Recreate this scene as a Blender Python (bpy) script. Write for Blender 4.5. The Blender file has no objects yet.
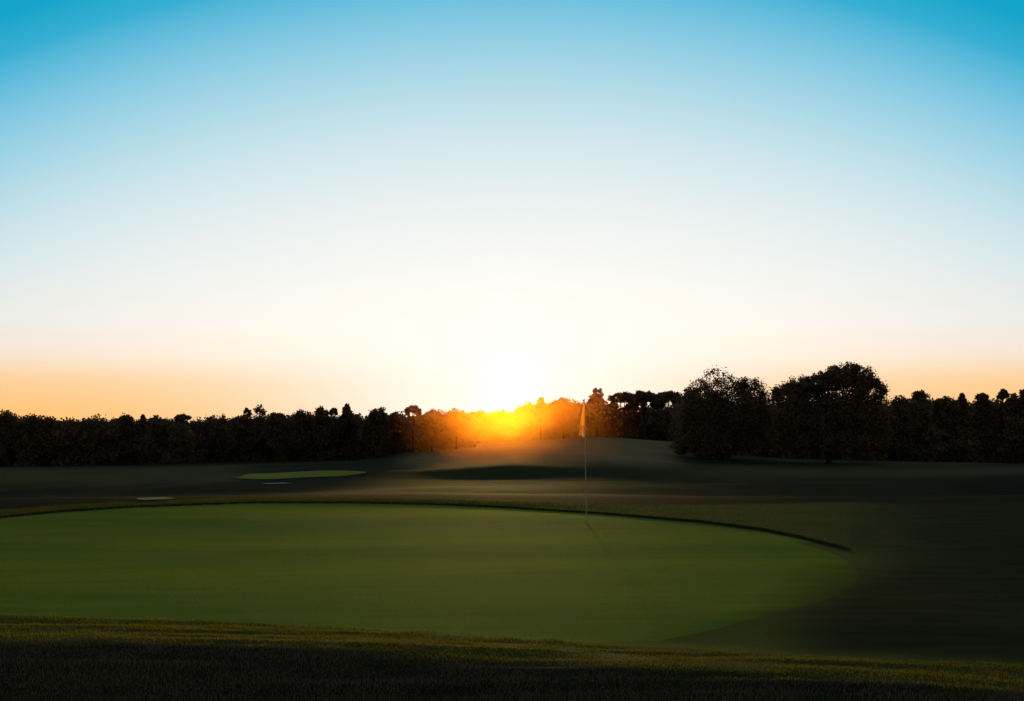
import bpy, math, random
import numpy as np
from mathutils import Vector

rad = math.radians
sc = bpy.context.scene
col = sc.collection
RNG = np.random.default_rng(7)

CAMZ = 1.75      # eye height over the putting green (m)
HOR = 430.0      # row of the horizon in the photograph
F = 1000.0       # focal length in photograph pixels
SUN_EL = rad(2.04)
SUN_COL = (1.0, 0.60, 0.16)

# ------------------------------------------------------------------ helpers
def mesh_obj(name, verts, faces, mat=None, parent=None, smooth=False, nper=None):
    """verts (n,3) array; faces either a list or an (m,k) array."""
    me = bpy.data.meshes.new(name)
    verts = np.asarray(verts, dtype=np.float32)
    if isinstance(faces, np.ndarray):
        m, k = faces.shape
        me.vertices.add(len(verts)); me.vertices.foreach_set('co', verts.ravel())
        me.loops.add(m * k); me.loops.foreach_set('vertex_index', faces.astype(np.int32).ravel())
        me.polygons.add(m)
        me.polygons.foreach_set('loop_start', np.arange(0, m * k, k, dtype=np.int32))
        me.polygons.foreach_set('loop_total', np.full(m, k, dtype=np.int32))
        me.update(calc_edges=True)
    else:
        me.from_pydata([tuple(map(float, v)) for v in verts], [], faces)
    me.polygons.foreach_set('use_smooth', np.full(len(me.polygons), smooth, dtype=bool))
    o = bpy.data.objects.new(name, me); col.objects.link(o)
    if mat: me.materials.append(mat)
    if parent: o.parent = parent
    return o

def tag(o, label=None, cat=None, group=None, kind=None):
    if label: o['label'] = label
    if cat: o['category'] = cat
    if group: o['group'] = group
    if kind: o['kind'] = kind
    return o

def empty(name, loc):
    o = bpy.data.objects.new(name, None); col.objects.link(o)
    o.location = loc; o.empty_display_size = .3
    return o

def float_attr(o, name, vals):
    a = o.data.attributes.new(name, 'FLOAT', 'POINT')
    a.data.foreach_set('value', np.asarray(vals, dtype=np.float32))

def sm(a, b, x):
    t = np.clip((x - a) / (b - a), 0, 1)
    return t * t * (3 - 2 * t)

def vnoise(x, y, seed=0):
    """cheap smooth 2-D value noise, -1..1"""
    x = np.asarray(x, float); y = np.asarray(y, float)
    xi = np.floor(x); yi = np.floor(y); fx = x - xi; fy = y - yi
    fx = fx * fx * (3 - 2 * fx); fy = fy * fy * (3 - 2 * fy)
    def h(a, b):
        v = np.sin(a * 127.1 + b * 311.7 + seed * 74.7) * 43758.5453
        return (v - np.floor(v)) * 2 - 1
    return ((h(xi, yi) * (1 - fx) + h(xi + 1, yi) * fx) * (1 - fy)
            + (h(xi, yi + 1) * (1 - fx) + h(xi + 1, yi + 1) * fx) * fy)

# ------------------------------------------------------------------ terrain
RIM = np.array([(-900, 640), (-300, 545), (0, 518.5), (60, 512.5), (130, 508), (250, 503.5), (350, 503.5), (430, 505), (500, 508), (600, 514.5),
                (700, 523), (760, 531), (800, 539), (850, 552), (880, 566), (1000, 600), (1900, 900)])
CREST = np.array([(-900, 560), (0, 511.5), (130, 503.5), (250, 498.5), (350, 498.5), (430, 500), (512, 503), (600, 504.5), (700, 505.5),
                  (850, 503), (1024, 500), (1900, 500)])
FRONT = np.array([(-900, 600), (0, 616), (250, 623), (512, 640), (700, 650), (1024, 668), (1900, 700)])
DARK = np.array([(-900, 630), (0, 643), (250, 650), (512, 663), (700, 677), (1024, 697), (1900, 735)])
KN = [-700, 0, 130, 250, 350, 420, 512, 600, 700, 800, 900, 1024, 1800]
ROWS = [
    (29, [500, 500, 498, 497, 494, 493, 494, 495, 497, 498, 499, 496, 496]),
    (36, [492, 492, 493, 491, 488, 484, 482, 482, 485, 487, 488, 484, 484]),
    (45, [484, 484, 484, 477, 477, 478, 477, 476, 480, 482, 482, 478, 478]),
    (55, [478, 478, 478, 469.5, 470, 472, 468, 468, 473, 475, 475, 472, 472]),
    (70, [473, 473, 472, 467.5, 466.5, 464, 460, 458, 466, 468, 468, 467, 467]),
    (100, [469, 469, 468, 465, 462, 458, 451, 448, 457, 461, 462, 463, 463]),
    (140, [466, 466, 465, 462, 459, 451, 445, 441, 449, 457, 459, 460, 460]),
    (190, [464, 464, 463, 460, 457, 447, 441, 437, 444, 452, 456, 458, 458]),
    (250, [462, 462, 461, 458, 455, 446, 441, 437, 443, 450, 453, 455, 455]),
    (420, [447, 447, 447, 447, 446, 443, 441, 438, 441, 444, 446, 447, 447]),
]
LY = np.log(np.array([r[0] for r in ROWS], float))
PT = np.array([r[1] for r in ROWS], float)

def row_py(px, Y):
    px = np.asarray(px, float); Y = np.asarray(Y, float)
    out = np.zeros(np.broadcast(px, Y).shape); px, Y = np.broadcast_arrays(px, Y)
    cols = np.array([np.interp(px.ravel(), KN, PT[i]) for i in range(len(ROWS))])
    ly = np.clip(np.log(np.maximum(Y.ravel(), 1)), LY[0], LY[-1])
    i = np.clip(np.searchsorted(LY, ly, side='right') - 1, 0, len(LY) - 2)
    t = (ly - LY[i]) / (LY[i + 1] - LY[i])
    n = np.arange(len(ly))
    return (cols[i, n] * (1 - t) + cols[i + 1, n] * t).reshape(px.shape)

def ipx(tab, px): return np.interp(px, tab[:, 0], tab[:, 1])

def terrain(X, Y):
    X = np.asarray(X, float); Y = np.asarray(Y, float)
    X, Y = np.broadcast_arrays(X, Y)
    Ys = np.maximum(Y, 3.0)
    px = 512 + F * X / Ys
    yr = 1750 / (ipx(RIM, px) - HOR)
    yc = np.maximum(1695 / (ipx(CREST, px) - HOR), yr + .8)
    yf = 1750 / (ipx(FRONT, px) - HOR)
    yd = 1670 / (ipx(DARK, px) - HOR)
    # near part: bank, fringe, green plane
    near = np.where(Ys < yd, .08 - .19 * (yd - Ys) ** 2 / (np.abs(yd - Ys) + .7), .08 * (1 - sm(0, 1, (Ys - yd) / np.maximum(yf + .3 - yd, .1))))
    near = np.maximum(near, -.75)
    near = near + (.02 * vnoise(X * .9, Ys * .9, 3) + .014 * vnoise(X * .8, Ys * 7 + X * .6, 6)) * sm(0, .8, yf + .2 - Ys)
    # gentle roll of the green
    near = near + .035 * np.sin(X * .35 + .5) * sm(0, 2, Ys - yf) * sm(0, 2.5, yr - Ys)
    # scarp and collar
    lip = np.interp(px, [-900, 500, 760, 850, 880], [.036, .034, .042, .034, 0.0])
    lip = lip + 0
    coll = lip * sm(0, .14, Ys - yr) + (.055 - lip) * sm(.1, 1, (Ys - yr) / np.maximum(yc - yr, .5)); coll = coll * (1 - sm(845, 915, px))
    # beyond the crest: table of rows
    pt = row_py(px, Ys)
    zf = CAMZ - (pt - HOR) * np.minimum(Ys, 420) / F
    zf = zf + .25 * vnoise(X * .05, Ys * .04, 5) * sm(60, 120, Ys) + .03 * vnoise(X * .4, Ys * .3, 8) * sm(24, 30, Ys) + .26 * vnoise(X * .07 + 3, Ys * .13, 15) * sm(28, 38, Ys) * (1 - sm(70, 100, Ys))
    t = sm(0, 1, (Ys - yc) / np.maximum(29 - yc, 2))
    z = near + coll
    z = np.where(Ys > yc, z * (1 - t) + zf * t, z)
    return z

def px2xy(px, py, z=0.0):
    Y = (CAMZ - z) * F / (py - HOR)
    return (px - 512) / F * Y, Y

def ground_at(X, Y): return float(terrain(X, Y))

# ------------------------------------------------------------------ materials
def nt(name):
    m = bpy.data.materials.new(name); m.use_nodes = True
    n = m.node_tree.nodes; n.clear()
    return m, n, m.node_tree.links

def grass_mat(name, c_lo, c_hi, sheen=.4, fine=60, bump=.6, bdist=.02, attr=None, c_alt=None, haze_pale=None):
    m, n, l = nt(name)
    out = n.new('ShaderNodeOutputMaterial'); p = n.new('ShaderNodeBsdfPrincipled')
    geo = n.new('ShaderNodeNewGeometry')
    n1 = n.new('ShaderNodeTexNoise'); n1.inputs['Scale'].default_value = .2; n1.inputs['Detail'].default_value = 2.5
    n2 = n.new('ShaderNodeTexNoise'); n2.inputs['Scale'].default_value = fine; n2.inputs['Detail'].default_value = 3
    n3 = n.new('ShaderNodeTexNoise'); n3.inputs['Scale'].default_value = 2.3; n3.inputs['Detail'].default_value = 6
    mp = n.new('ShaderNodeMapping'); mp.inputs['Scale'].default_value = (.35, 1.5, 1)
    l.new(geo.outputs['Position'], mp.inputs['Vector'])
    l.new(mp.outputs[0], n1.inputs['Vector']); l.new(mp.outputs[0], n3.inputs['Vector']); l.new(geo.outputs['Position'], n2.inputs['Vector'])
    a1 = n.new('ShaderNodeMath'); a1.operation = 'MULTIPLY_ADD'; a1.inputs[1].default_value = .62
    l.new(n1.outputs[0], a1.inputs[0])
    a2 = n.new('ShaderNodeMath'); a2.operation = 'MULTIPLY'; a2.inputs[1].default_value = .18; l.new(n3.outputs[0], a2.inputs[0])
    a3 = n.new('ShaderNodeMath'); a3.operation = 'MULTIPLY_ADD'; a3.inputs[1].default_value = .25; l.new(n2.outputs[0], a3.inputs[0]); l.new(a2.outputs[0], a3.inputs[2])
    l.new(a3.outputs[0], a1.inputs[2])
    mr = n.new('ShaderNodeMapRange'); mr.inputs['From Min'].default_value = .40; mr.inputs['From Max'].default_value = .62
    l.new(a1.outputs[0], mr.inputs[0])
    mx = n.new('ShaderNodeMix'); mx.data_type = 'RGBA'
    mx.inputs['A'].default_value = (*c_lo, 1); mx.inputs['B'].default_value = (*c_hi, 1)
    l.new(mr.outputs[0], mx.inputs['Factor'])
    c = mx.outputs['Result']
    if attr:
        at = n.new('ShaderNodeAttribute'); at.attribute_name = attr
        mx2 = n.new('ShaderNodeMix'); mx2.data_type = 'RGBA'; mx2.inputs['A'].default_value = (*c_alt, 1)
        # uneven border between the cuts of grass, and of the painted shade
        sub = n.new('ShaderNodeMath'); sub.operation = 'MULTIPLY_ADD'; sub.inputs[1].default_value = .5; sub.inputs[2].default_value = -.25
        l.new(n3.outputs[0], sub.inputs[0])
        ad = n.new('ShaderNodeMath'); ad.operation = 'ADD'; ad.use_clamp = True
        l.new(at.outputs['Fac'], ad.inputs[0]); l.new(sub.outputs[0], ad.inputs[1])
        l.new(ad.outputs[0], mx2.inputs['Factor']); l.new(c, mx2.inputs['B']); c = mx2.outputs['Result']
        if haze_pale:
            a2_ = n.new('ShaderNodeAttribute'); a2_.attribute_name = 'haze_pale'
            mx3 = n.new('ShaderNodeMix'); mx3.data_type = 'RGBA'; mx3.inputs['B'].default_value = (*haze_pale, 1)
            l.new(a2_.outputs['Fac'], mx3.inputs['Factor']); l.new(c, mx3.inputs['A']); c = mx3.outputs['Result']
    l.new(c, p.inputs['Base Color'])
    p.inputs['Roughness'].default_value = .95
    p.inputs['Specular IOR Level'].default_value = .003
    p.inputs['Sheen Weight'].default_value = sheen; p.inputs['Sheen Roughness'].default_value = .45
    p.inputs['Sheen Tint'].default_value = (.55, .6, .12, 1)
    b = n.new('ShaderNodeBump'); b.inputs['Strength'].default_value = bump; b.inputs['Distance'].default_value = bdist
    l.new(n2.outputs[0], b.inputs['Height']); l.new(b.outputs[0], p.inputs['Normal'])
    l.new(p.outputs[0], out.inputs['Surface'])
    return m

M_GREEN = grass_mat('putting_green_turf', (.034, .132, .022), (.140, .228, .020), sheen=.03, fine=45, bump=.5, attr='mown_shade', c_alt=(.013, .0225, .012))
M_ROUGH = grass_mat('course_grass', (.056, .094, .026), (.092, .122, .030), sheen=.0, fine=30, bump=.12, bdist=.03, attr='mown_shade', c_alt=(.0125, .0205, .0135), haze_pale=(.18, .165, .10))
M_FAR = grass_mat('tee_turf', (.11, .21, .04), (.16, .25, .05), sheen=.05, fine=8, bump=.5)

def leaf_mat(name, c, t, w=.35):
    m, n, l = nt(name)
    out = n.new('ShaderNodeOutputMaterial'); d = n.new('ShaderNodeBsdfDiffuse'); tr = n.new('ShaderNodeBsdfTranslucent')
    geo = n.new('ShaderNodeNewGeometry')
    no = n.new('ShaderNodeTexNoise'); no.inputs['Scale'].default_value = .9; no.inputs['Detail'].default_value = 4
    l.new(geo.outputs['Position'], no.inputs['Vector'])
    mx = n.new('ShaderNodeMix'); mx.data_type = 'RGBA'
    mx.inputs['A'].default_value = (c[0] * .75, c[1] * .75, c[2] * .75, 1); mx.inputs['B'].default_value = (c[0] * 1.2, c[1] * 1.2, c[2] * 1.2, 1)
    l.new(no.outputs[0], mx.inputs['Factor']); l.new(mx.outputs['Result'], d.inputs[0])
    tr.inputs[0].default_value = (*t, 1)
    ms = n.new('ShaderNodeMixShader'); ms.inputs[0].default_value = w
    l.new(d.outputs[0], ms.inputs[1]); l.new(tr.outputs[0], ms.inputs[2]); l.new(ms.outputs[0], out.inputs[0])
    return m
M_LEAF = leaf_mat('tree_foliage', (.150, .148, .124), (.12, .08, .02), .22)
M_WOOD = leaf_mat('wood_foliage', (.150, .150, .128), (.08, .06, .02), .15)
M_BLADE = leaf_mat('grass_blades', (.062, .066, .012), (.15, .15, .018), .42)
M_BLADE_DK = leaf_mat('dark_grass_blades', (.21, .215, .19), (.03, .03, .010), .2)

m, n, l = nt('bark'); M_BARK = m
o_ = n.new('ShaderNodeOutputMaterial'); p_ = n.new('ShaderNodeBsdfPrincipled'); t_ = n.new('ShaderNodeTexNoise'); t_.inputs['Scale'].default_value = 6
r_ = n.new('ShaderNodeValToRGB'); r_.color_ramp.elements[0].color = (.018, .014, .01, 1); r_.color_ramp.elements[1].color = (.05, .04, .03, 1)
l.new(t_.outputs[0], r_.inputs[0]); l.new(r_.outputs[0], p_.inputs['Base Color']); p_.inputs['Roughness'].default_value = .95; l.new(p_.outputs[0], o_.inputs[0])

m, n, l = nt('bunker_sand'); M_SAND = m
o_ = n.new('ShaderNodeOutputMaterial'); p_ = n.new('ShaderNodeBsdfPrincipled'); t_ = n.new('ShaderNodeTexNoise'); t_.inputs['Scale'].default_value = 3; t_.inputs['Detail'].default_value = 6
r_ = n.new('ShaderNodeValToRGB'); r_.color_ramp.elements[0].color = (.06, .057, .05, 1); r_.color_ramp.elements[1].color = (.12, .113, .095, 1)
l.new(t_.outputs[0], r_.inputs[0]); l.new(r_.outputs[0], p_.inputs['Base Color']); p_.inputs['Roughness'].default_value = 1; l.new(p_.outputs[0], o_.inputs[0])

# ------------------------------------------------------------------ ground sheet: a fan that reaches the horizon
th = np.concatenate([np.linspace(-math.pi, -rad(48), 40, endpoint=False), np.linspace(-rad(48), -rad(30), 60, endpoint=False),
                     np.linspace(-rad(30), rad(30), 620, endpoint=False), np.linspace(rad(30), rad(48), 60, endpoint=False), np.linspace(rad(48), math.pi, 41)])
rr = np.concatenate([[.0, .6, 1.5, 2.5, 3.3, 4.2], np.geomspace(5, 30, 420, endpoint=False), np.geomspace(30, 260, 260, endpoint=False), np.geomspace(260, 6000, 40)])
TH, RR = np.meshgrid(th, rr)
GX = RR * np.sin(TH); GY = RR * np.cos(TH)
GZ = np.where(GY > 2.0, terrain(GX, GY), -.6)
back = sm(.9, 2.2, np.abs(GX) / np.maximum(GY, .01)) if False else 0
GZ = np.where((GY <= 3.0), np.minimum(GZ, -.55), GZ)
nr, nc = TH.shape
idx = np.arange(nr * nc).reshape(nr, nc)
fc = np.stack([idx[:-1, :-1], idx[:-1, 1:], idx[1:, 1:], idx[1:, :-1]], -1).reshape(-1, 4)[:, ::-1]
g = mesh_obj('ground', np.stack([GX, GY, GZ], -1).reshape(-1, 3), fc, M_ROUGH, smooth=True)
tag(g, kind='structure')
# how the grass is cut: 0 long rough, 1 close cut; painted shade lowers it
gx, gy, gz = GX.ravel(), GY.ravel(), GZ.ravel()
gpx = 512 + F * gx / np.maximum(gy, 3); gpy = HOR + F * (CAMZ - gz) / np.maximum(gy, 3)
yr = 1750 / (ipx(RIM, gpx) - HOR); yc = np.maximum(1695 / (ipx(CREST, gpx) - HOR), yr + .8); yd = 1670 / (ipx(DARK, gpx) - HOR); yf = 1750 / (ipx(FRONT, gpx) - HOR)
mown_shade = np.zeros(len(gx))
mown_shade = np.maximum(mown_shade, 1.1 * sm(-.25, .05, gy - yf) * (gy < yr) * (1 - sm(0, 5, gx)))
mown_shade = np.maximum(mown_shade, .6 * sm(-.1, .5, gy - yd) * (1 - sm(-.1, .1, gy - yr - 4 * sm(845, 900, gpx))))                       # fringe round the green
def right_shade(px_, y_):  # tree shade over the green's right end, painted into the grass colour
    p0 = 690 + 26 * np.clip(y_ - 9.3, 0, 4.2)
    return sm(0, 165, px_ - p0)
rf = right_shade(gpx, gy)
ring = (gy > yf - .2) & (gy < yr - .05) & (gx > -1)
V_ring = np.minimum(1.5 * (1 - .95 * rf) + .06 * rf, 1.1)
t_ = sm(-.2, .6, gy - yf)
mown_shade = np.where(ring, mown_shade * (1 - t_) + t_ * np.minimum(1.5 * (1 - .95 * rf) + .06 * rf, 1.1), mown_shade)
mown_shade = np.maximum(mown_shade, .85 * sm(.15, .35, gy - yr) * (1 - sm(-.2, .6, gy - yc)) * (1 - .88 * sm(790, 960, gpx)))     # collar
# painted tree shade: grass colour darkens softly beyond the right end of the green
out_ = (gy >= yr - .05) & (gy < 27) & (gx > 0)
cap = .85 * (1 - .86 * sm(770, 990, gpx))
w_ = np.clip(sm(0, 2.6, gy - yr) + (1 - sm(838, 872, gpx)), 0, 1)
mown_shade = np.where(out_, np.minimum(mown_shade, cap) * w_ + np.maximum(V_ring, 0) * (1 - w_), mown_shade)
U = gx / np.maximum(gy, 1)          # bearing
wav = 2.5 * vnoise(gx * .12, gy * .1, 31)
def band(y0, y1, soft, u0, u1, us):
    return sm(y0 - soft, y0 + soft, gy + wav * (y0 > 34)) * (1 - sm(y1 - soft * 1.5, y1 + soft * 1.5, gy + wav * (y0 > 34))) * sm(u0 - us, u0 + us, U) * (1 - sm(u1 - us, u1 + us, U))
mown_shade = np.maximum(mown_shade, .28 * band(36, 40, 1.2, -.19, .25, .05))       # pale lip of the first fairway mound
mown_shade = np.maximum(mown_shade, .20 * band(44, 66, 4, -.12, .30, .06))
mown_shade = np.maximum(mown_shade, 1.05 * band(66, 240, 7, -.09, .15, .04))       # fairway running up to the trees
mown_shade = np.maximum(mown_shade, .40 * band(48, 100, 6, -1.5, -.27, .03))      # left hand fairway
mown_shade = np.maximum(mown_shade, .25 * band(90, 118, 8, -1.5, -.15, .04))
mown_shade = np.maximum(mown_shade, .34 * band(52, 66, 4, .2, 1.5, .08))
mown_shade = np.maximum(mown_shade, .30 * band(75, 104, 7, .14, 1.5, .04))
mown_shade = np.maximum(mown_shade, .32 * band(25.0, 27, .8, -1.5, -.28, .08))
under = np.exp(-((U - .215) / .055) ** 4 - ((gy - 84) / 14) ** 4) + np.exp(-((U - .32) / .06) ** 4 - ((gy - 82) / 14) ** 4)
mown_shade *= 1 - .8 * np.clip(under, 0, 1)                                  # tree shade painted into the grass colour beneath the big trees
float_attr(g, 'mown_shade', mown_shade)
haze_pale = 1.0 * band(62, 240, 9, -.10, .17, .035) * (1 - np.clip(under, 0, 1))      # haze over the far slope, painted as a paler grass colour
haze_pale = np.maximum(haze_pale, .24 * band(50, 104, 7, .17, 1.5, .05) * (1 - np.clip(under, 0, 1)))
haze_pale = np.maximum(haze_pale, .20 * band(48, 112, 7, -1.5, -.27, .03))
haze_pale = np.maximum(haze_pale, .15 * band(37, 40, 1.2, -.17, .12, .05))
float_attr(g, 'haze_pale', haze_pale * (.8 + .2 * vnoise(gx * .2, gy * .15, 44)))

o_edge = {}
def sheet(name, outline, mat, dz, center, rings=60, ztop=None, bowl=0.0, seg=360):
    """a fitted sheet over the terrain inside a closed outline (list of XY)"""
    P = np.array(outline); P = np.vstack([P, P[:1]])
    s = np.concatenate([[0], np.cumsum(np.hypot(*np.diff(P, axis=0).T))])
    q = np.linspace(0, s[-1], seg, endpoint=False)
    X = np.interp(q, s, P[:, 0]); Y = np.interp(q, s, P[:, 1])
    cx, cy = center
    vs = [(cx, cy)]; f = []
    R = np.linspace(0, 1, rings + 1)[1:]
    XX = cx + (X - cx)[None] * R[:, None]; YY = cy + (Y - cy)[None] * R[:, None]
    XX = np.concatenate([[cx], XX.ravel()]); YY = np.concatenate([[cy], YY.ravel()])
    ZZ = terrain(XX, YY) + dz
    rrn = np.concatenate([[0], np.repeat(R, seg)])
    ZZ = ZZ - bowl * (1 - rrn ** 2) - 2.2 * dz * sm(.90, 1.0, rrn) * (YY < 15.5) * (name == 'putting_green')
    for i in range(seg): f.append((0, 1 + i, 1 + (i + 1) % seg))
    for r in range(rings - 1):
        a = 1 + r * seg
        for i in range(seg):
            j = (i + 1) % seg
            f.append((a + i, a + seg + i, a + seg + j, a + j))
    o = mesh_obj(name, np.stack([XX, YY, ZZ], -1), f, mat, smooth=True)
    o_edge[name] = (XX, YY, rrn)
    return o

# the putting green: outline follows the foot of the scarp at the back and the fringe in front
out = []
for px in range(-330, 873, 10):
    out.append(px2xy(px, float(ipx(RIM, px)) + .4))
for px, py in [(884, 574), (888, 584), (876, 598), (850, 610), (800, 622), (745, 637), (680, 650), (600, 652), (512, 649), (400, 641), (250, 632), (120, 627), (0, 623), (-150, 614), (-330, 600)]:
    out.append(px2xy(px, py))
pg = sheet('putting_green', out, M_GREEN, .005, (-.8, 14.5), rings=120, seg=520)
tag(pg, kind='structure')
ex, ey, er = o_edge['putting_green']
front = 1 - sm(13.0, 16.0, ey)
epx = 512 + F * ex / ey
float_attr(pg, 'mown_shade', (1.25 - .25 * sm(0, 4, ex)) * (1 - .95 * right_shade(epx, ey)) + .04 * right_shade(epx, ey))  # cut of the turf, darkened by painted shade to the right

# second green on the mound to the left
def ell(px0, px1, py, Yc, ry):
    X0 = (px0 - 512) / F * Yc; X1 = (px1 - 512) / F * Yc
    cx = (X0 + X1) / 2; rx = (X1 - X0) / 2
    return [(cx + rx * math.cos(a) * (1 + .08 * math.sin(3 * a + 1) + .05 * math.sin(7 * a)), Yc + ry * math.sin(a) * (1 + .15 * math.sin(4 * a + 2))) for a in np.linspace(0, 2 * math.pi, 80, endpoint=False)], (cx, Yc)
o2, c2 = ell(238, 358, 472, 51, 4.8)
tag(sheet('far_green', o2, M_FAR, .03, c2, rings=20, seg=160), kind='structure')
for nm, lab, (e, c) in [
        ('sand_bunker', 'pale sand strip of a low bunker behind the left edge of the putting green', ell(136, 172, 502, 24.3, .42)),
        ('sand_bunker', 'small dim sand bunker cut into the mound below the bright far green', ell(262, 290, 481, 41.5, .8))]:
    b = sheet(nm, e, M_SAND, .03, c, rings=10, seg=80, bowl=.0)
    tag(b, lab, 'bunker')

# ------------------------------------------------------------------ grass blades
def blades(name, X, Y, h, mat, lean=.5, w=.006, parent=None):
    n_ = len(X); Z = terrain(X, Y)
    a = RNG.uniform(0, 2 * math.pi, n_); la = RNG.uniform(0, 2 * math.pi, n_); ln = RNG.uniform(0, lean, n_) * h
    dx = np.cos(a) * w * .5; dy = np.sin(a) * w * .5
    v = np.empty((n_, 3, 3), np.float32)
    v[:, 0] = np.stack([X - dx, Y - dy, Z - .004], -1); v[:, 1] = np.stack([X + dx, Y + dy, Z - .004], -1)
    v[:, 2] = np.stack([X + np.cos(la) * ln, Y + np.sin(la) * ln, Z + h], -1)
    f = np.arange(n_ * 3).reshape(n_, 3)
    return mesh_obj(name, v.reshape(-1, 3), f, mat)

def scatter(n_, x0, x1, y0, y1): return RNG.uniform(x0, x1, n_), RNG.uniform(y0, y1, n_)
X, Y = scatter(420000, -7.5, 7.5, 6.3, 10.2)
px = 512 + F * X / Y
yd_ = 1670 / (ipx(DARK, px) - HOR); yf_ = 1750 / (ipx(FRONT, px) - HOR)
wob = .10 * vnoise(X * 1.7, Y * 2, 11) + .05 * vnoise(X * 6, Y * 6, 12)
k = (Y > yd_ - .05 + wob) & (Y < yf_ + .02 + wob)
X_, Y_ = X[k], Y[k]
tuft = .5 + .5 * vnoise(X_ * 5, Y_ * 5, 4)
k2 = (RNG.random(len(X_)) < .35 + .65 * tuft)
X_, Y_, tuft = X_[k2], Y_[k2], tuft[k2]
h = (.009 + .015 * tuft) * RNG.uniform(.5, 1.2, len(X_))
tag(blades('fringe_grass', X_, Y_, h, M_BLADE), 'short olive grass lit by low sun along the front edge of the putting green', 'grass', kind='stuff')
X, Y = scatter(330000, -6.5, 6.5, 5.2, 9.6)
px = 512 + F * X / Y
yd_ = 1670 / (ipx(DARK, px) - HOR); wob = .10 * vnoise(X * 1.7, Y * 2, 11) + .05 * vnoise(X * 6, Y * 6, 12)
k = (Y < yd_ + .12 + wob); X, Y = X[k], Y[k]
h = (.010 + .022 * (.5 + .5 * vnoise(X * 3, Y * 5, 9))) * RNG.uniform(.5, 1.2, len(X))
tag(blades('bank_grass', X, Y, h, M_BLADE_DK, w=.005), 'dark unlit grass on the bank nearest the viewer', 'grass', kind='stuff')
# collar behind the green
t = RNG.uniform(-150, 960, 42000); t = t[RNG.random(len(t)) < 1 - sm(700, 930, t)]; q = RNG.uniform(0, 1, len(t))
yr_ = 1750 / (ipx(RIM, t) - HOR); yc_ = np.maximum(1695 / (ipx(CREST, t) - HOR), yr_ + .8)
Y = yr_ + .08 + q * (yc_ - yr_ + .4); X = (t - 512) / F * Y
h = .018 * RNG.uniform(.5, 1.3, len(X)) * (1 + .3 * vnoise(X * 3, Y * 3, 2))
tag(blades('collar_grass', X, Y, h, M_BLADE, w=.012), 'thin collar of longer grass along the raised back rim of the putting green', 'grass', kind='stuff')

# ------------------------------------------------------------------ trees
def tube(pts, r0, r1, seg=7, taper=1.0):
    pts = [Vector(p) for p in pts]; vs = []; fs = []
    for i, p in enumerate(pts):
        d = (pts[min(i + 1, len(pts) - 1)] - pts[max(i - 1, 0)]).normalized()
        a = d.orthogonal().normalized(); b = d.cross(a)
        t = i / (len(pts) - 1); r = r0 + (r1 - r0) * t ** taper
        for k in range(seg):
            an = 2 * math.pi * k / seg
            vs.append(p + (a * math.cos(an) + b * math.sin(an)) * r)
    for i in range(len(pts) - 1):
        for k in range(seg):
            fs.append((i * seg + k, i * seg + (k + 1) % seg, (i + 1) * seg + (k + 1) % seg, (i + 1) * seg + k))
    return vs, fs

def limbs_mesh(name, H, lobes, r0, rnd, trunk_top=.6):
    V = []; Fs = []
    def add(pts, a, b, seg=7):
        v, f = tube(pts, a, b, seg); o = len(V); V.extend(v); Fs.extend([tuple(i + o for i in q) for q in f])
    bend = (rnd.uniform(-.03, .03) * H, rnd.uniform(-.03, .03) * H)
    top = Vector((bend[0], bend[1], H * trunk_top))
    # flared foot
    add([(0, 0, -.6), (0, 0, .0), (bend[0] * .1, bend[1] * .1, H * .06), (bend[0] * .5, bend[1] * .5, H * trunk_top * .5), top], r0 * 1.35, r0 * .35, 9)
    for (cx, cy, cz, r) in [q[:4] for q in lobes]:
        s = rnd.uniform(.3, .85); st = Vector((bend[0] * s, bend[1] * s, H * trunk_top * s))
        e = Vector((cx, cy, cz)); st.z = min(st.z, e.z - .05 * H)
        mid = st.lerp(e, .5) + Vector((rnd.uniform(-.05, .05) * H, rnd.uniform(-.05, .05) * H, -.03 * H))
        add([st, mid, e], r0 * .4, r0 * .1, 5)
        for q in range(5):
            d = Vector((rnd.gauss(0, 1), rnd.gauss(0, 1), rnd.gauss(.3, 1))).normalized() * r * .95
            add([e.lerp(mid, .3), e + d * .5 + Vector((0, 0, .03 * H)), e + d], r0 * .12, r0 * .03, 4)
    return V, Fs

def leaves_np(lobes, n_, size, rng, shell=.45, flat=1.0, clump=.5):
    """leaf quads spread through lobes (cx,cy,cz,r[,rz])"""
    L = np.array([(a[0], a[1], a[2], a[3], a[4] if len(a) > 4 else a[3]) for a in lobes])
    w = L[:, 3] ** 2; idx = rng.choice(len(L), n_, p=w / w.sum())
    # each lobe made of sprays so the edge is ragged
    nsp = 26
    sp = rng.normal(size=(len(L), nsp, 3)); sp /= np.linalg.norm(sp, axis=2, keepdims=True)
    sr = rng.uniform(.45, 1.0, (len(L), nsp, 1)); sp = sp * sr
    k = rng.integers(0, nsp, n_)
    p1 = sp[idx, k] + rng.normal(size=(n_, 3)) * .17
    d = rng.normal(size=(n_, 3)); d /= np.linalg.norm(d, axis=1, keepdims=True)
    p2 = d * rng.uniform(shell, .88, (n_, 1))
    use = rng.random(n_) < clump
    p = np.where(use[:, None], p1, p2)
    c = L[idx, :3] + p * np.stack([L[idx, 3], L[idx, 3], L[idx, 4]], -1)
    s = size * rng.uniform(.5, 1.3, n_)[:, None]
    a = rng.normal(size=(n_, 3)); a /= np.linalg.norm(a, axis=1, keepdims=True)
    b = np.cross(a, rng.normal(size=(n_, 3))); b /= np.linalg.norm(b, axis=1, keepdims=True)
    v = np.stack([c - a * s * .62, c - b * s * .36, c + a * s * .62, c + b * s * .36], 1)
    return v.reshape(-1, 3), np.arange(n_ * 4).reshape(n_, 4)

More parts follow.
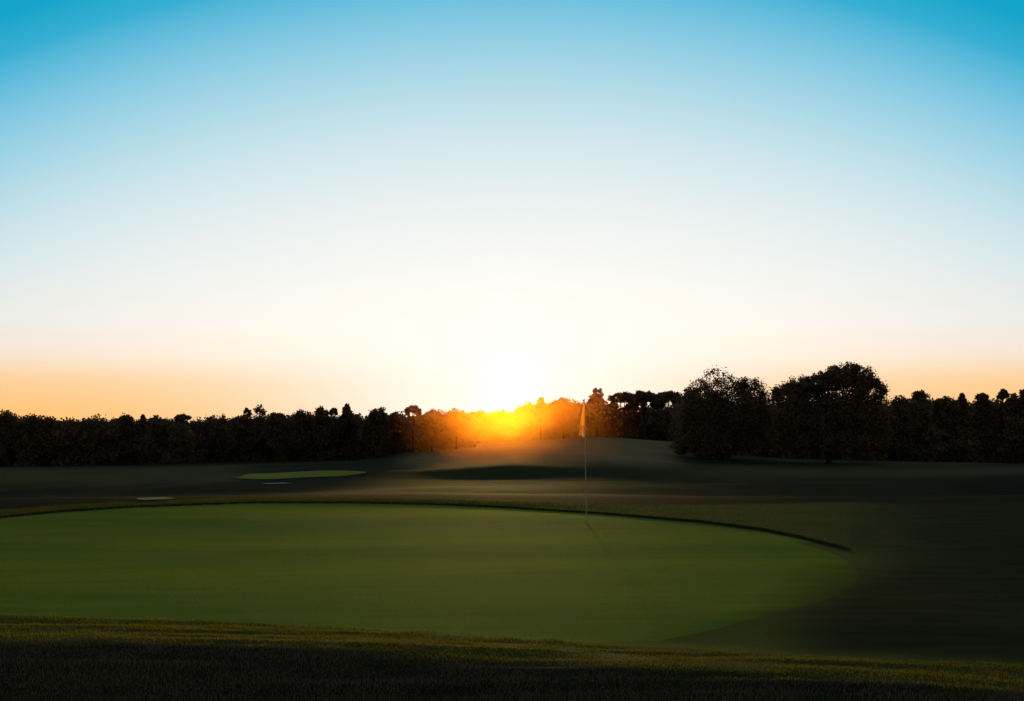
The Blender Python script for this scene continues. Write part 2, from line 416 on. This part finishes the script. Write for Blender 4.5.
TREE_GROUP = 'trees rising from the dark treeline'
def tree(name, label, px, Y, top, base, wpx, style, seed, group=TREE_GROUP, n_=None, group_on=True):
    """a tree standing at distance Y; heights and widths worked out from its angular size"""
    rnd = random.Random(seed); rng = np.random.default_rng(seed)
    X = (px - 512) / F * Y
    zb = ground_at(X, Y)
    ztop = CAMZ + (HOR - top) * Y / F
    H = ztop - zb; W = wpx / F * Y; R = W / 2
    px_m = Y / F
    lobes = []
    tt = .62
    if style == 'round':        # full deciduous crown
        for i in range(9):
            a = rnd.uniform(0, 6.28); q = rnd.uniform(.15, .62)
            zz = H * rnd.uniform(.45, .80)
            lobes.append((math.cos(a) * R * q, math.sin(a) * R * q * .8, zz, R * rnd.uniform(.34, .5)))
        for i in range(5):
            a = rnd.uniform(0, 6.28)
            lobes.append((math.cos(a) * R * .62, math.sin(a) * R * .5, H - R * rnd.uniform(.55, 1.1), R * rnd.uniform(.34, .5)))
        lobes.append((0, 0, H - R * 1.35, R * .95, R * .85)); lobes.append((R * .5, 0, H - R * 1.9, R * .8)); lobes.append((-R * .5, 0, H - R * 1.9, R * .8))
        lobes.append((R * rnd.uniform(-.2, .2), 0, H - R * .5, R * .5)); lobes.append((0, 0, H * .55, R * .9, H * .34))
        lobes.append((-R * .6, 0, H * .5, R * .4, H * .25)); lobes.append((R * .6, 0, H * .5, R * .4, H * .25))
    elif style == 'lollipop':   # bare stem with a small loose crown
        tt = .9
        for i in range(5):
            a = rnd.uniform(0, 6.28)
            lobes.append((math.cos(a) * R * .6, math.sin(a) * R * .4, H - R * rnd.uniform(.6, 1.6), R * rnd.uniform(.35, .55)))
        lobes.append((R * rnd.uniform(-.3, .3), 0, H - R * .4, R * .42))
    elif style == 'umbrella':   # flat spreading crown on visible stems
        tt = .8
        for i in range(11):
            a = i * 2.4 + rnd.uniform(-.3, .3); q = .1 + .62 * ((i + .5) / 11) ** .6
            lobes.append((math.cos(a) * R * q, math.sin(a) * R * q, H - R * (.22 + .62 * q * q + rnd.uniform(0, .15)), R * .36, R * .24))
        for i in range(5):
            a = rnd.uniform(0, 6.28)
            lobes.append((math.cos(a) * R * .7, math.sin(a) * R * .7, H - R * rnd.uniform(.8, 1.1), R * .26, R * .2))
    elif style == 'spiky':      # conifer-like narrowing top
        tt = .95
        nl = 7
        for i in range(nl):
            t = i / (nl - 1); zz = H - R * (.16 + 2.1 * (1 - t)); r = R * (1.1 - .78 * t)
            for kx in range(3):
                a = kx * 2.1 + i * .7
                lobes.append((math.cos(a) * r * .6, math.sin(a) * r * .55, zz, max(r * .5, R * .16), max(r * .3, R * .2)))
    elif style == 'sparse':     # airy crown with sky showing
        tt = .8
        for i in range(8):
            a = rnd.uniform(0, 6.28); q = rnd.uniform(.2, .68)
            lobes.append((math.cos(a) * R * q, math.sin(a) * R * q * .8, H - R * rnd.uniform(.35, 1.4), R * .34))
        lobes.append((0, 0, H - R * .36, R * .36))
    root = tag(empty(name, (X, Y, zb)), label, 'tree', group)
    n_ = n_ or int(np.clip((wpx * (base - top)) * 6.0, 500, 16000))
    ls = max(.10, 2.2 * px_m * (.8 if style in ('sparse', 'umbrella', 'lollipop') else 1))
    if style == 'umbrella': n_ = int(n_ * 1.4)
    if style in ('sparse',): n_ = int(n_ * .55)
    if style in ('lollipop',): n_ = 400
    V, Fs = limbs_mesh(name, H, lobes[:9], max(.022 * H, .05), rnd, tt)
    mesh_obj('trunk', V, Fs, M_BARK, root, smooth=True)
    v, f = leaves_np(lobes, n_, ls, rng, clump=.75)
    mesh_obj('crown', v, f, M_LEAF, root)
    return root

T = [
 # label, px, Y, top, base, width, style
 ('tree', 'low spreading tree at the far left end of the treeline', 6, 138, 409.5, 460, 26, 'round'),
 ('tree', 'flat topped broad tree, second from the far left end of the treeline', 38, 138, 413, 460, 34, 'round'),
 ('tree', 'wide low crown merging into the treeline left of the rounded dome tree', 92, 140, 415.5, 460, 50, 'round'),
 ('tree', 'neat dome shaped tree standing just above the left treeline', 125, 140, 413.5, 460, 17, 'round'),
 ('tree', 'tiny pointed treetop beside the dome shaped tree on the left', 143, 140, 415, 460, 8, 'spiky'),
 ('tree', 'small rounded treetop between the tiny pointed one and the mushroom shaped one', 156, 140, 415.5, 460, 13, 'round'),
 ('tree', 'mushroom shaped tree with ragged edge on the left treeline', 182, 140, 413.5, 460, 17, 'umbrella'),
 ('tree', 'low rounded crown just left of the two lollipop shaped trees', 222, 140, 415.5, 460, 26, 'round'),
 ('tree', 'shorter of two lollipop shaped trees on thin bare stems', 247, 142, 407.5, 460, 10, 'lollipop'),
 ('tree', 'taller of two lollipop shaped trees on thin bare stems', 260, 142, 404.5, 460, 12, 'lollipop'),
 ('tree', 'low domed tree right of the lollipop shaped trees', 277, 138, 411, 460, 22, 'round'),
 ('tree', 'wide domed tree left of the loose topped pair of trees', 302, 138, 409.5, 460, 28, 'round'),
 ('tree', 'rounded tree with uneven top left of the feathery tree', 322, 136, 406.5, 458, 18, 'round'),
 ('tree', 'thin see-through treetop between two fuller crowns', 333, 144, 408, 458, 10, 'sparse'),
 ('tree', 'feathery pointed tree with sky showing through its top', 347, 138, 404.5, 458, 17, 'spiky'),
 ('tree', 'broad bushy tree over the bright far green', 376, 134, 406, 456, 28, 'round'),
 ('tree', 'low ragged crown between the broad bushy tree and the cap shaped one', 396, 138, 411, 456, 18, 'round'),
 ('tree', 'cap shaped tree with flat top at the right end of the left wood', 413, 132, 405.5, 455, 17, 'umbrella'),
 ('tree', 'even topped tree at the corner where the left wood meets the fairway', 432, 132, 409, 450, 24, 'round'),
 ('tree', 'even topped tree glowing orange left of the sun', 456, 136, 408.5, 450, 26, 'round'),
 ('tree', 'low tree right beside the sun on its left', 478, 230, 409, 446, 22, 'round'),
 ('tree', 'low glowing tree directly under the sun', 501, 300, 409.5, 444, 26, 'round'),
 ('tree', 'glowing tree whose top rises just right of the sun', 527, 210, 401, 443, 26, 'round'),
 ('tree', 'yellow edged pointed treetop right of the sun', 541, 192, 397.5, 442, 16, 'spiky'),
 ('tree', 'round tree with lacy edge close left of the golf flag', 563, 186, 396, 440, 30, 'round'),
 ('tree', 'spiky pine-like tree close right of the golf flag', 597, 186, 388.5, 438, 32, 'spiky'),
 ('tree', 'flat crowned tree with sky gaps, left one of three behind the fairway', 624, 186, 391, 438, 32, 'umbrella'),
 ('tree', 'flat crowned tree with sky gaps, middle one of three behind the fairway', 645, 188, 390, 438, 32, 'umbrella'),
 ('tree', 'flat crowned tree with sky gaps, right one of three behind the fairway', 668, 186, 390.5, 438, 30, 'umbrella'),
 ('tree', 'dark low tree filling the gap left of the big round tree', 690, 150, 388.5, 448, 26, 'round'),
 ('tree', 'short dark tree between the two big trees', 775, 150, 399, 450, 40, 'round'),
 ('tree', 'low crown just right of the biggest tree', 899, 120, 396, 456, 30, 'round'),
 ('tree', 'domed tree rising above the right treeline', 921, 125, 389.5, 456, 18, 'round'),
 ('tree', 'low flat crown right of the domed tree', 946, 125, 395, 456, 24, 'round'),
 ('tree', 'little pointed treetop in the middle of the right treeline', 962, 125, 393.5, 456, 10, 'spiky'),
 ('tree', 'small square topped tree right of the little pointed treetop', 982, 125, 392.5, 456, 12, 'round'),
 ('tree', 'ragged tree standing tallest near the right end of the treeline', 1003, 125, 389, 456, 13, 'sparse'),
 ('tree', 'low bushy crown beside the ragged tree at the right end', 1013, 122, 393.5, 456, 14, 'round'),
 ('tree', 'tree cut off by the right edge of the view', 1025, 122, 389, 456, 13, 'round'),
]
for i, (nm, lab, px, Y, top, base, w, st) in enumerate(T):
    tree(nm, lab, px, Y, top, base, w, st, 100 + i)
# fuller low parts under the flat crowned trees
def big_tree(name, label, px, Y, lobes_px, base, seed, n_, ls, r0, trunk_px=None, airy=()):
    """a large tree whose crown is given by lobes (px, py, depth m, radius px, rz px)"""
    rnd = random.Random(seed); rng = np.random.default_rng(seed)
    X = (px - 512) / F * Y; zb = ground_at(X, Y); s = Y / F
    def cv(L): return [((a - px) * s, d, CAMZ + (HOR - b) * s - zb, r * s, rz * s) for a, b, d, r, rz in L]
    lobes = cv(lobes_px); air = cv(airy)
    H = max(q[2] + q[4] for q in lobes + air)
    root = tag(empty(name, (X, Y, zb)), label, 'tree', 'large trees right of the flag')
    V, Fs = limbs_mesh(name, H, [q[:4] for q in lobes + air][:16], r0, rnd, .62)
    mesh_obj('trunk', V, Fs, M_BARK, root, smooth=True)
    v, f = leaves_np(lobes, n_, ls, rng, clump=.6)
    if air:
        v2, f2 = leaves_np(air, int(n_ * .12), ls * .8, rng, clump=.85)
        f = np.vstack([f, f2 + len(v)]); v = np.vstack([v, v2])
    mesh_obj('crown', v, f, M_LEAF, root)
    return root
big_tree('tree', 'big round tree with an airy see-through top, left of the biggest tree', 716, 92,
    [(700, 412, 0, 22, 22), (718, 408, 1, 24, 22), (738, 412, -1, 22, 22), (756, 418, 0, 18, 22), (694, 432, 0, 20, 20), (716, 436, 0, 24, 20), (740, 434, 0, 22, 20),
     (752, 396, 0, 14, 12), (742, 388, 1, 10, 8), (762, 402, 0, 9, 11), (690, 404, 0, 12, 14), (686, 444, 0, 9, 8), (748, 446, 0, 10, 7), (705, 450, 0, 14, 8), (726, 451, 1, 14, 8), (684, 450, 1, 8, 5), (768, 432, 2, 12, 16)],
    460, 11, 42000, .185, .2,
    airy=[(712, 378, 0, 13, 11), (700, 386, 1, 11, 9), (724, 384, -1, 13, 11), (712, 391, 0, 17, 9), (692, 392, 0, 8, 6), (734, 389, 0, 8, 8), (750, 384, 0, 14, 7), (763, 392, 0, 7, 7)])
big_tree('tree', 'biggest tree, dark and spreading, with a lobed crown sloping down to the left', 829, 88,
    [(786, 398, 0, 16, 14), (800, 391, 1, 16, 12), (816, 384, 0, 16, 11), (832, 380, -1, 15, 11), (846, 377, 0, 16, 12), (862, 384, 0, 14, 10),
     (790, 420, 0, 22, 22), (812, 412, 0, 26, 26), (838, 408, 0, 28, 26), (862, 410, 0, 24, 24), (876, 424, 0, 16, 24), (794, 440, 0, 18, 14), (820, 438, 0, 24, 16), (850, 438, 0, 24, 16), (874, 442, 0, 14, 12), (780, 432, 0, 12, 14), (806, 448, 1, 14, 9), (836, 449, 0, 16, 9), (862, 450, 0, 14, 8), (882, 434, 0, 9, 16)],
    460, 12, 66000, .185, .28,
    airy=[(852, 369, 0, 10, 7), (838, 371, 1, 8, 6), (866, 374, 0, 8, 7), (873, 383, 0, 10, 6), (880, 390, 0, 8, 6), (878, 398, 0, 7, 6), (826, 376, 0, 8, 5), (806, 383, 0, 8, 5), (790, 387, 0, 8, 5), (777, 391, 0, 6, 5)])
# undergrowth and the wood itself: one mass with a ragged top
def wood(name, label, x0, x1, Y, tops, bottoms, seed, depth=7, step=6.0):
    rng = np.random.default_rng(seed); lobes = []
    tp = np.array(tops); bp = np.array(bottoms); s = Y / F
    px = x0
    while px < x1:
        t = np.interp(px, tp[:, 0], tp[:, 1]) + rng.uniform(-.8, 1.8); b = np.interp(px, bp[:, 0], bp[:, 1])
        d = rng.uniform(-depth, depth); y0 = Y + d
        X = (px - 512) * s
        zt = CAMZ + (HOR - t) * y0 / F; zb = ground_at(X, y0) - .3
        r = rng.uniform(6, 11) * s
        n_ = max(2, int((zt - zb) / (r * 1.1)))
        for k in range(n_):
            zz = zb + (zt - zb - r * .9) * (k + .3) / (n_ - .7) if n_ > 1 else zt - r
            lobes.append((X + rng.uniform(-.4, .4) * r, y0 + rng.uniform(-2, 2), min(zz, zt - r * .85), r * (1.15 if k < n_ - 1 else 1), r * .9))
        px += rng.uniform(.6, 1.2) * step
    wpx = x1 - x0
    v, f = leaves_np(lobes, int(wpx * 330), 2.35 * s, rng, clump=.45)
    # dense shaded thicket inside the wood
    nx = int(wpx / 1.5); nz = 14
    PX = np.linspace(x0, x1, nx); T_ = np.interp(PX, tp[:, 0], tp[:, 1]) + 5 + 2.5 * vnoise(PX * .13, PX * 0, seed)
    U = np.linspace(0, 1, nz)[:, None]; XB = np.broadcast_to((PX - 512)[None] * s, (nz, nx))
    YB = Y + .25 * depth + .8 * vnoise(XB * .8, U * 6 + 0 * XB, seed + 1) + 2.5 * U
    ZB0 = terrain(XB, YB) - .5; ZB = ZB0 + (CAMZ + (HOR - T_)[None] * YB / F - ZB0) * U
    bv = np.stack([XB, YB, ZB], -1).reshape(-1, 3); ii = np.arange(nx * nz).reshape(nz, nx)
    bf = np.stack([ii[:-1, :-1], ii[:-1, 1:], ii[1:, 1:], ii[1:, :-1]], -1).reshape(-1, 4)
    f = np.vstack([f, bf + len(v)]); v = np.vstack([v, bv])
    return tag(mesh_obj(name, v, f, M_WOOD), label, 'wood', kind='stuff')
wood('distant_wood', 'dark wood closing the view on the left', -330, 470, 146,
     [(-420, 408), (0, 414), (60, 418), (100, 417), (200, 418), (215, 416), (240, 415), (300, 414), (400, 413), (470, 411)], [(0, 465)], 21, step=4.5)
wood('distant_wood', 'dark wood behind the fairway in the middle', 462, 700, 205,
     [(462, 411), (480, 411), (520, 411), (533, 407), (540, 402), (575, 402), (600, 402), (615, 405), (700, 406)], [(0, 465)], 22, step=4.5)
wood('distant_wood', 'dark wood closing the view on the right', 680, 1340, 128,
     [(680, 402), (760, 402), (890, 398), (900, 398.5), (1024, 398.5), (1500, 394)], [(0, 465)], 23, step=4.5)

# ------------------------------------------------------------------ flagstick
PXF, PYF = 586.5, 525
fx, fy = px2xy(PXF, PYF); fz = ground_at(fx, fy)
flag = tag(empty('golf_flagstick', (fx, fy, fz)), 'thin golf flagstick with a limp orange flag standing on the putting green', 'flagstick')
def metal(name, c, r, met=0.0):
    m, n, l = nt(name); o = n.new('ShaderNodeOutputMaterial'); p = n.new('ShaderNodeBsdfPrincipled')
    t = n.new('ShaderNodeTexNoise'); t.inputs['Scale'].default_value = 25; rp = n.new('ShaderNodeValToRGB')
    rp.color_ramp.elements[0].color = (*[q * .8 for q in c], 1); rp.color_ramp.elements[1].color = (*c, 1)
    l.new(t.outputs[0], rp.inputs[0]); l.new(rp.outputs[0], p.inputs['Base Color'])
    p.inputs['Roughness'].default_value = r; p.inputs['Metallic'].default_value = met; l.new(p.outputs[0], o.inputs[0]); return m
H = (PYF - 401.5) * fy / F
lean = -2.0 * fy / F
pv, pf = tube([(0, 0, -.1), (lean * .33, 0, H * .33), (lean * .66, 0, H * .66), (lean, 0, H)], .010, .007, 10)
mesh_obj('pole', pv, pf, metal('flagstick_paint', (.62, .58, .46), .5), flag, smooth=True)
kv, kf = tube([(lean, 0, H), (lean, 0, H + .012), (lean, 0, H + .022)], .010, .004, 10)
mesh_obj('finial', kv, kf, metal('finial', (.2, .2, .18), .4), flag, smooth=True)
# hole cup
cv_, cf_ = tube([(0, 0, .004), (0, 0, -.02), (0, 0, -.1)], .054, .052, 24)
mesh_obj('cup', cv_, cf_, metal('cup_liner', (.25, .25, .22), .6), flag, smooth=True)
dv = [(math.cos(a) * .053, math.sin(a) * .053, .0075) for a in np.linspace(0, 6.283, 24, endpoint=False)]
mesh_obj('hole', dv, [tuple(range(24))], metal('hole_dark', (.006, .007, .005), 1), flag)
# limp cloth: hangs from its hoist in folds
m, n, l = nt('flag_cloth'); M_FLAG = m
o_ = n.new('ShaderNodeOutputMaterial'); d_ = n.new('ShaderNodeBsdfDiffuse'); t_ = n.new('ShaderNodeBsdfTranslucent')
tc = n.new('ShaderNodeTexCoord'); sx = n.new('ShaderNodeSeparateXYZ'); l.new(tc.outputs['Generated'], sx.inputs[0])
rp = n.new('ShaderNodeValToRGB'); rp.color_ramp.interpolation = 'LINEAR'
e = rp.color_ramp.elements; e[0].position = 0; e[0].color = (.85, .48, .24, 1); e[1].position = .30; e[1].color = (.60, .26, .10, 1)
x_ = e.new(.34); x_.color = (1, .50, .03, 1); x_ = e.new(1.0); x_.color = (1, .66, .08, 1)
l.new(sx.outputs[2], rp.inputs[0]); l.new(rp.outputs[0], d_.inputs[0]); l.new(rp.outputs[0], t_.inputs[0])
ms = n.new('ShaderNodeMixShader'); ms.inputs[0].default_value = .7; l.new(d_.outputs[0], ms.inputs[1]); l.new(t_.outputs[0], ms.inputs[2]); l.new(ms.outputs[0], o_.inputs[0])
fh = 34.5 * fy / F; nu, nv = 40, 40; V = []
for j in range(nv + 1):
    v_ = j / nv                      # 0 top .. 1 bottom
    zz = H - .02 - fh * v_
    wid = (.022 + .105 * v_ ** 1.15) * (1 - .08 * math.sin(v_ * 9))
    hx = lean * (zz / H)
    for i in range(nu + 1):
        u = i / nu
        x = -u * wid; y = .030 * math.sin(u * 13 + v_ * 2.5) * (.3 + v_) + .01 * math.sin(u * 29 + v_ * 5)
        drop = .05 * u * v_ * v_ - .045 * max(0, math.sin(u * 6.5)) * v_ ** 3
        V.append((hx + x, y, zz + drop - .05 * u ** 2 * v_))
fs = [(j * (nu + 1) + i, j * (nu + 1) + i + 1, (j + 1) * (nu + 1) + i + 1, (j + 1) * (nu + 1) + i) for j in range(nv) for i in range(nu)]
mesh_obj('flag', V, fs, M_FLAG, flag, smooth=True)

# ------------------------------------------------------------------ mist added over the fairway to imitate lens glow under the low sun
m, n, l = nt('sun_glow_mist')
o_ = n.new('ShaderNodeOutputMaterial'); vs = n.new('ShaderNodeVolumeScatter'); vs.inputs['Anisotropy'].default_value = .86
vs.inputs['Color'].default_value = (1.0, .34, .03, 1)
tc = n.new('ShaderNodeTexCoord'); ln = n.new('ShaderNodeVectorMath'); ln.operation = 'LENGTH'; l.new(tc.outputs['Object'], ln.inputs[0])
mr = n.new('ShaderNodeMapRange'); mr.inputs['From Min'].default_value = .0; mr.inputs['From Max'].default_value = 1.0
mr.inputs['To Min'].default_value = 1.0; mr.inputs['To Max'].default_value = 0
l.new(ln.outputs['Value'], mr.inputs[0]); pw = n.new('ShaderNodeMath'); pw.operation = 'POWER'; pw.inputs[1].default_value = 2.2; pw.use_clamp = False; l.new(mr.outputs[0], pw.inputs[0])
sc_ = n.new('ShaderNodeMath'); sc_.operation = 'MULTIPLY'; sc_.inputs[1].default_value = .0078; l.new(pw.outputs[0], sc_.inputs[0]); l.new(sc_.outputs[0], vs.inputs['Density']); l.new(vs.outputs[0], o_.inputs['Volume'])
bpy.context.view_layer.update()
V = []; fs = []
NU, NV = 32, 16
for j in range(NV + 1):
    a = math.pi * j / NV
    for i in range(NU):
        b = 2 * math.pi * i / NU
        V.append((math.sin(a) * math.cos(b), math.sin(a) * math.sin(b), math.cos(a)))
for j in range(NV):
    for i in range(NU):
        fs.append((j * NU + i, (j + 1) * NU + i, (j + 1) * NU + (i + 1) % NU, j * NU + (i + 1) % NU))
hz = mesh_obj('sun_glow_mist', V, fs, m, smooth=True)
hz.location = (.5, 96, 1.6); hz.scale = (11.5, 60, 6.5)
tag(hz, 'thin orange mist added over the fairway to make the glow under the sun', 'mist', kind='stuff')

# ------------------------------------------------------------------ sky
w = bpy.data.worlds.new('World'); sc.world = w; w.use_nodes = True
n = w.node_tree.nodes; l = w.node_tree.links; n.clear()
def math_(op, a=None, b=None, c=None, clamp=False):
    q = n.new('ShaderNodeMath'); q.operation = op; q.use_clamp = clamp
    for i, v in enumerate((a, b, c)):
        if v is None: continue
        if hasattr(v, 'is_linked') or hasattr(v, 'links'): l.new(v, q.inputs[i])
        else: q.inputs[i].default_value = v
    return q.outputs[0]
def s2l(c): return tuple(((v / 255 + .055) / 1.055) ** 2.4 if v > 10 else v / 255 / 12.92 for v in c)
tc = n.new('ShaderNodeTexCoord'); sx = n.new('ShaderNodeSeparateXYZ'); l.new(tc.outputs['Generated'], sx.inputs[0])
el = math_('ARCSINE', sx.outputs[2]); az = math_('ARCTAN2', sx.outputs[0], sx.outputs[1])
SE = .043
dE = math_('ABSOLUTE', math_('SUBTRACT', el, SE))
p = math_('MULTIPLY_ADD', math_('MULTIPLY', az, az), .54, dE)
ramp = n.new('ShaderNodeValToRGB'); e = ramp.color_ramp.elements
stops = [(0, (255, 254, 248)), (.068, (254, 252, 245)), (.126, (243, 246, 243)), (.184, (231, 239, 240)), (.25, (203, 228, 236)), (.30, (169, 215, 230)),
         (.335, (140, 204, 227)), (.364, (110, 192, 222)), (.40, (48, 173, 210)), (.43, (4, 163, 201)), (.47, (0, 157, 195)), (.60, (40, 120, 150)), (.80, (110, 118, 122)), (1.0, (128, 118, 112))]
# stretch: ramp spans 0..1 rad
e[0].position = stops[0][0]; e[0].color = (*s2l(stops[0][1]), 1); e[1].position = 1.0; e[1].color = (*s2l(stops[-1][1]), 1)
for q, c in stops[1:-1]:
    x_ = e.new(q); x_.color = (*s2l(c), 1)
l.new(p, ramp.inputs[0])
# warm band along the horizon, fading towards the sun
band = n.new('ShaderNodeValToRGB'); e = band.color_ramp.elements
e[0].position = 0; e[0].color = (1, 1, 1, 1); e[1].position = .24; e[1].color = (0, 0, 0, 1)
for q, v in [(.02, .95), (.045, .78), (.07, .33), (.10, .12), (.15, .03)]:
    x_ = e.new(q); x_.color = (v, v, v, 1)
l.new(math_('ABSOLUTE', el), band.inputs[0])
aw = math_('MULTIPLY', az, 1 / .24); aw2 = math_('MULTIPLY', math_('MULTIPLY', aw, aw), -1.0)
side = math_('SUBTRACT', 1.0, math_('POWER', 2.71828, aw2))
side = math_('MULTIPLY_ADD', side, .92, .08)
mx = n.new('ShaderNodeMix'); mx.data_type = 'RGBA'; l.new(math_('MULTIPLY', band.outputs[0], side), mx.inputs['Factor'])
l.new(ramp.outputs[0], mx.inputs['A']); mx.inputs['B'].default_value = (*s2l((253, 193, 110)), 1)
# glow about the sun
def gauss(sig, amp):
    q = n.new('ShaderNodeVectorMath'); q.operation = 'DISTANCE'
    l.new(tc.outputs['Generated'], q.inputs[0]); q.inputs[1].default_value = (0, math.cos(SE), math.sin(SE))
    d = math_('DIVIDE', q.outputs['Value'], sig)
    return math_('MULTIPLY', math_('POWER', 2.71828, math_('MULTIPLY', math_('MULTIPLY', d, d), -1.0)), amp)
def addc(a, fac, c):
    v = n.new('ShaderNodeVectorMath'); v.operation = 'SCALE'; v.inputs[0].default_value = c; l.new(fac, v.inputs['Scale'])
    s = n.new('ShaderNodeVectorMath'); s.operation = 'ADD'; l.new(a, s.inputs[0]); l.new(v.outputs[0], s.inputs[1]); return s.outputs[0]
c = mx.outputs['Result']
c = addc(c, gauss(.07, .08), (1, .9, .65)); c = addc(c, gauss(.025, .38), (1, .84, .45)); c = addc(c, gauss(.0115, 4.5), (1, .86, .5))
# dusk behind the viewer
rear = n.new('ShaderNodeMapRange'); rear.interpolation_type = 'SMOOTHSTEP'; rear.inputs['From Min'].default_value = -.5; rear.inputs['From Max'].default_value = .6
rear.inputs['To Min'].default_value = .5; rear.inputs['To Max'].default_value = 1; l.new(sx.outputs[1], rear.inputs[0])
vm = n.new('ShaderNodeVectorMath'); vm.operation = 'SCALE'; l.new(c, vm.inputs[0]); l.new(rear.outputs[0], vm.inputs['Scale'])
sky = n.new('ShaderNodeTexSky'); sky.sky_type = 'NISHITA'; sky.sun_disc = False; sky.sun_elevation = SUN_EL; sky.sun_rotation = 0.0
b1 = n.new('ShaderNodeBackground'); b1.inputs[1].default_value = 1.0; l.new(vm.outputs[0], b1.inputs[0])
b2 = n.new('ShaderNodeBackground'); b2.inputs[1].default_value = .004; l.new(sky.outputs[0], b2.inputs[0])
ad = n.new('ShaderNodeAddShader'); l.new(b1.outputs[0], ad.inputs[0]); l.new(b2.outputs[0], ad.inputs[1])
wo = n.new('ShaderNodeOutputWorld'); l.new(ad.outputs[0], wo.inputs[0])

# ------------------------------------------------------------------ sun
sl = bpy.data.lights.new('sun', 'SUN'); sl.energy = 4.6; sl.angle = rad(2.2); sl.color = SUN_COL
so = bpy.data.objects.new('sun', sl); col.objects.link(so)
so.rotation_euler = Vector((0, math.cos(SUN_EL), math.sin(SUN_EL))).to_track_quat('Z', 'Y').to_euler()

# ------------------------------------------------------------------ camera
cam = bpy.data.cameras.new('camera'); co = bpy.data.objects.new('camera', cam); col.objects.link(co)
co.location = (0, 0, CAMZ); co.rotation_euler = (rad(90), 0, 0)
cam.sensor_width = 36; cam.lens = 36 * F / 1024; cam.shift_y = (HOR - 350.5) / 1024
cam.clip_start = .05; cam.clip_end = 20000
sc.camera = co
sc.view_settings.view_transform = 'Standard'; sc.view_settings.look = 'None'; sc.view_settings.exposure = 0
sc.cycles.volume_bounces = 0
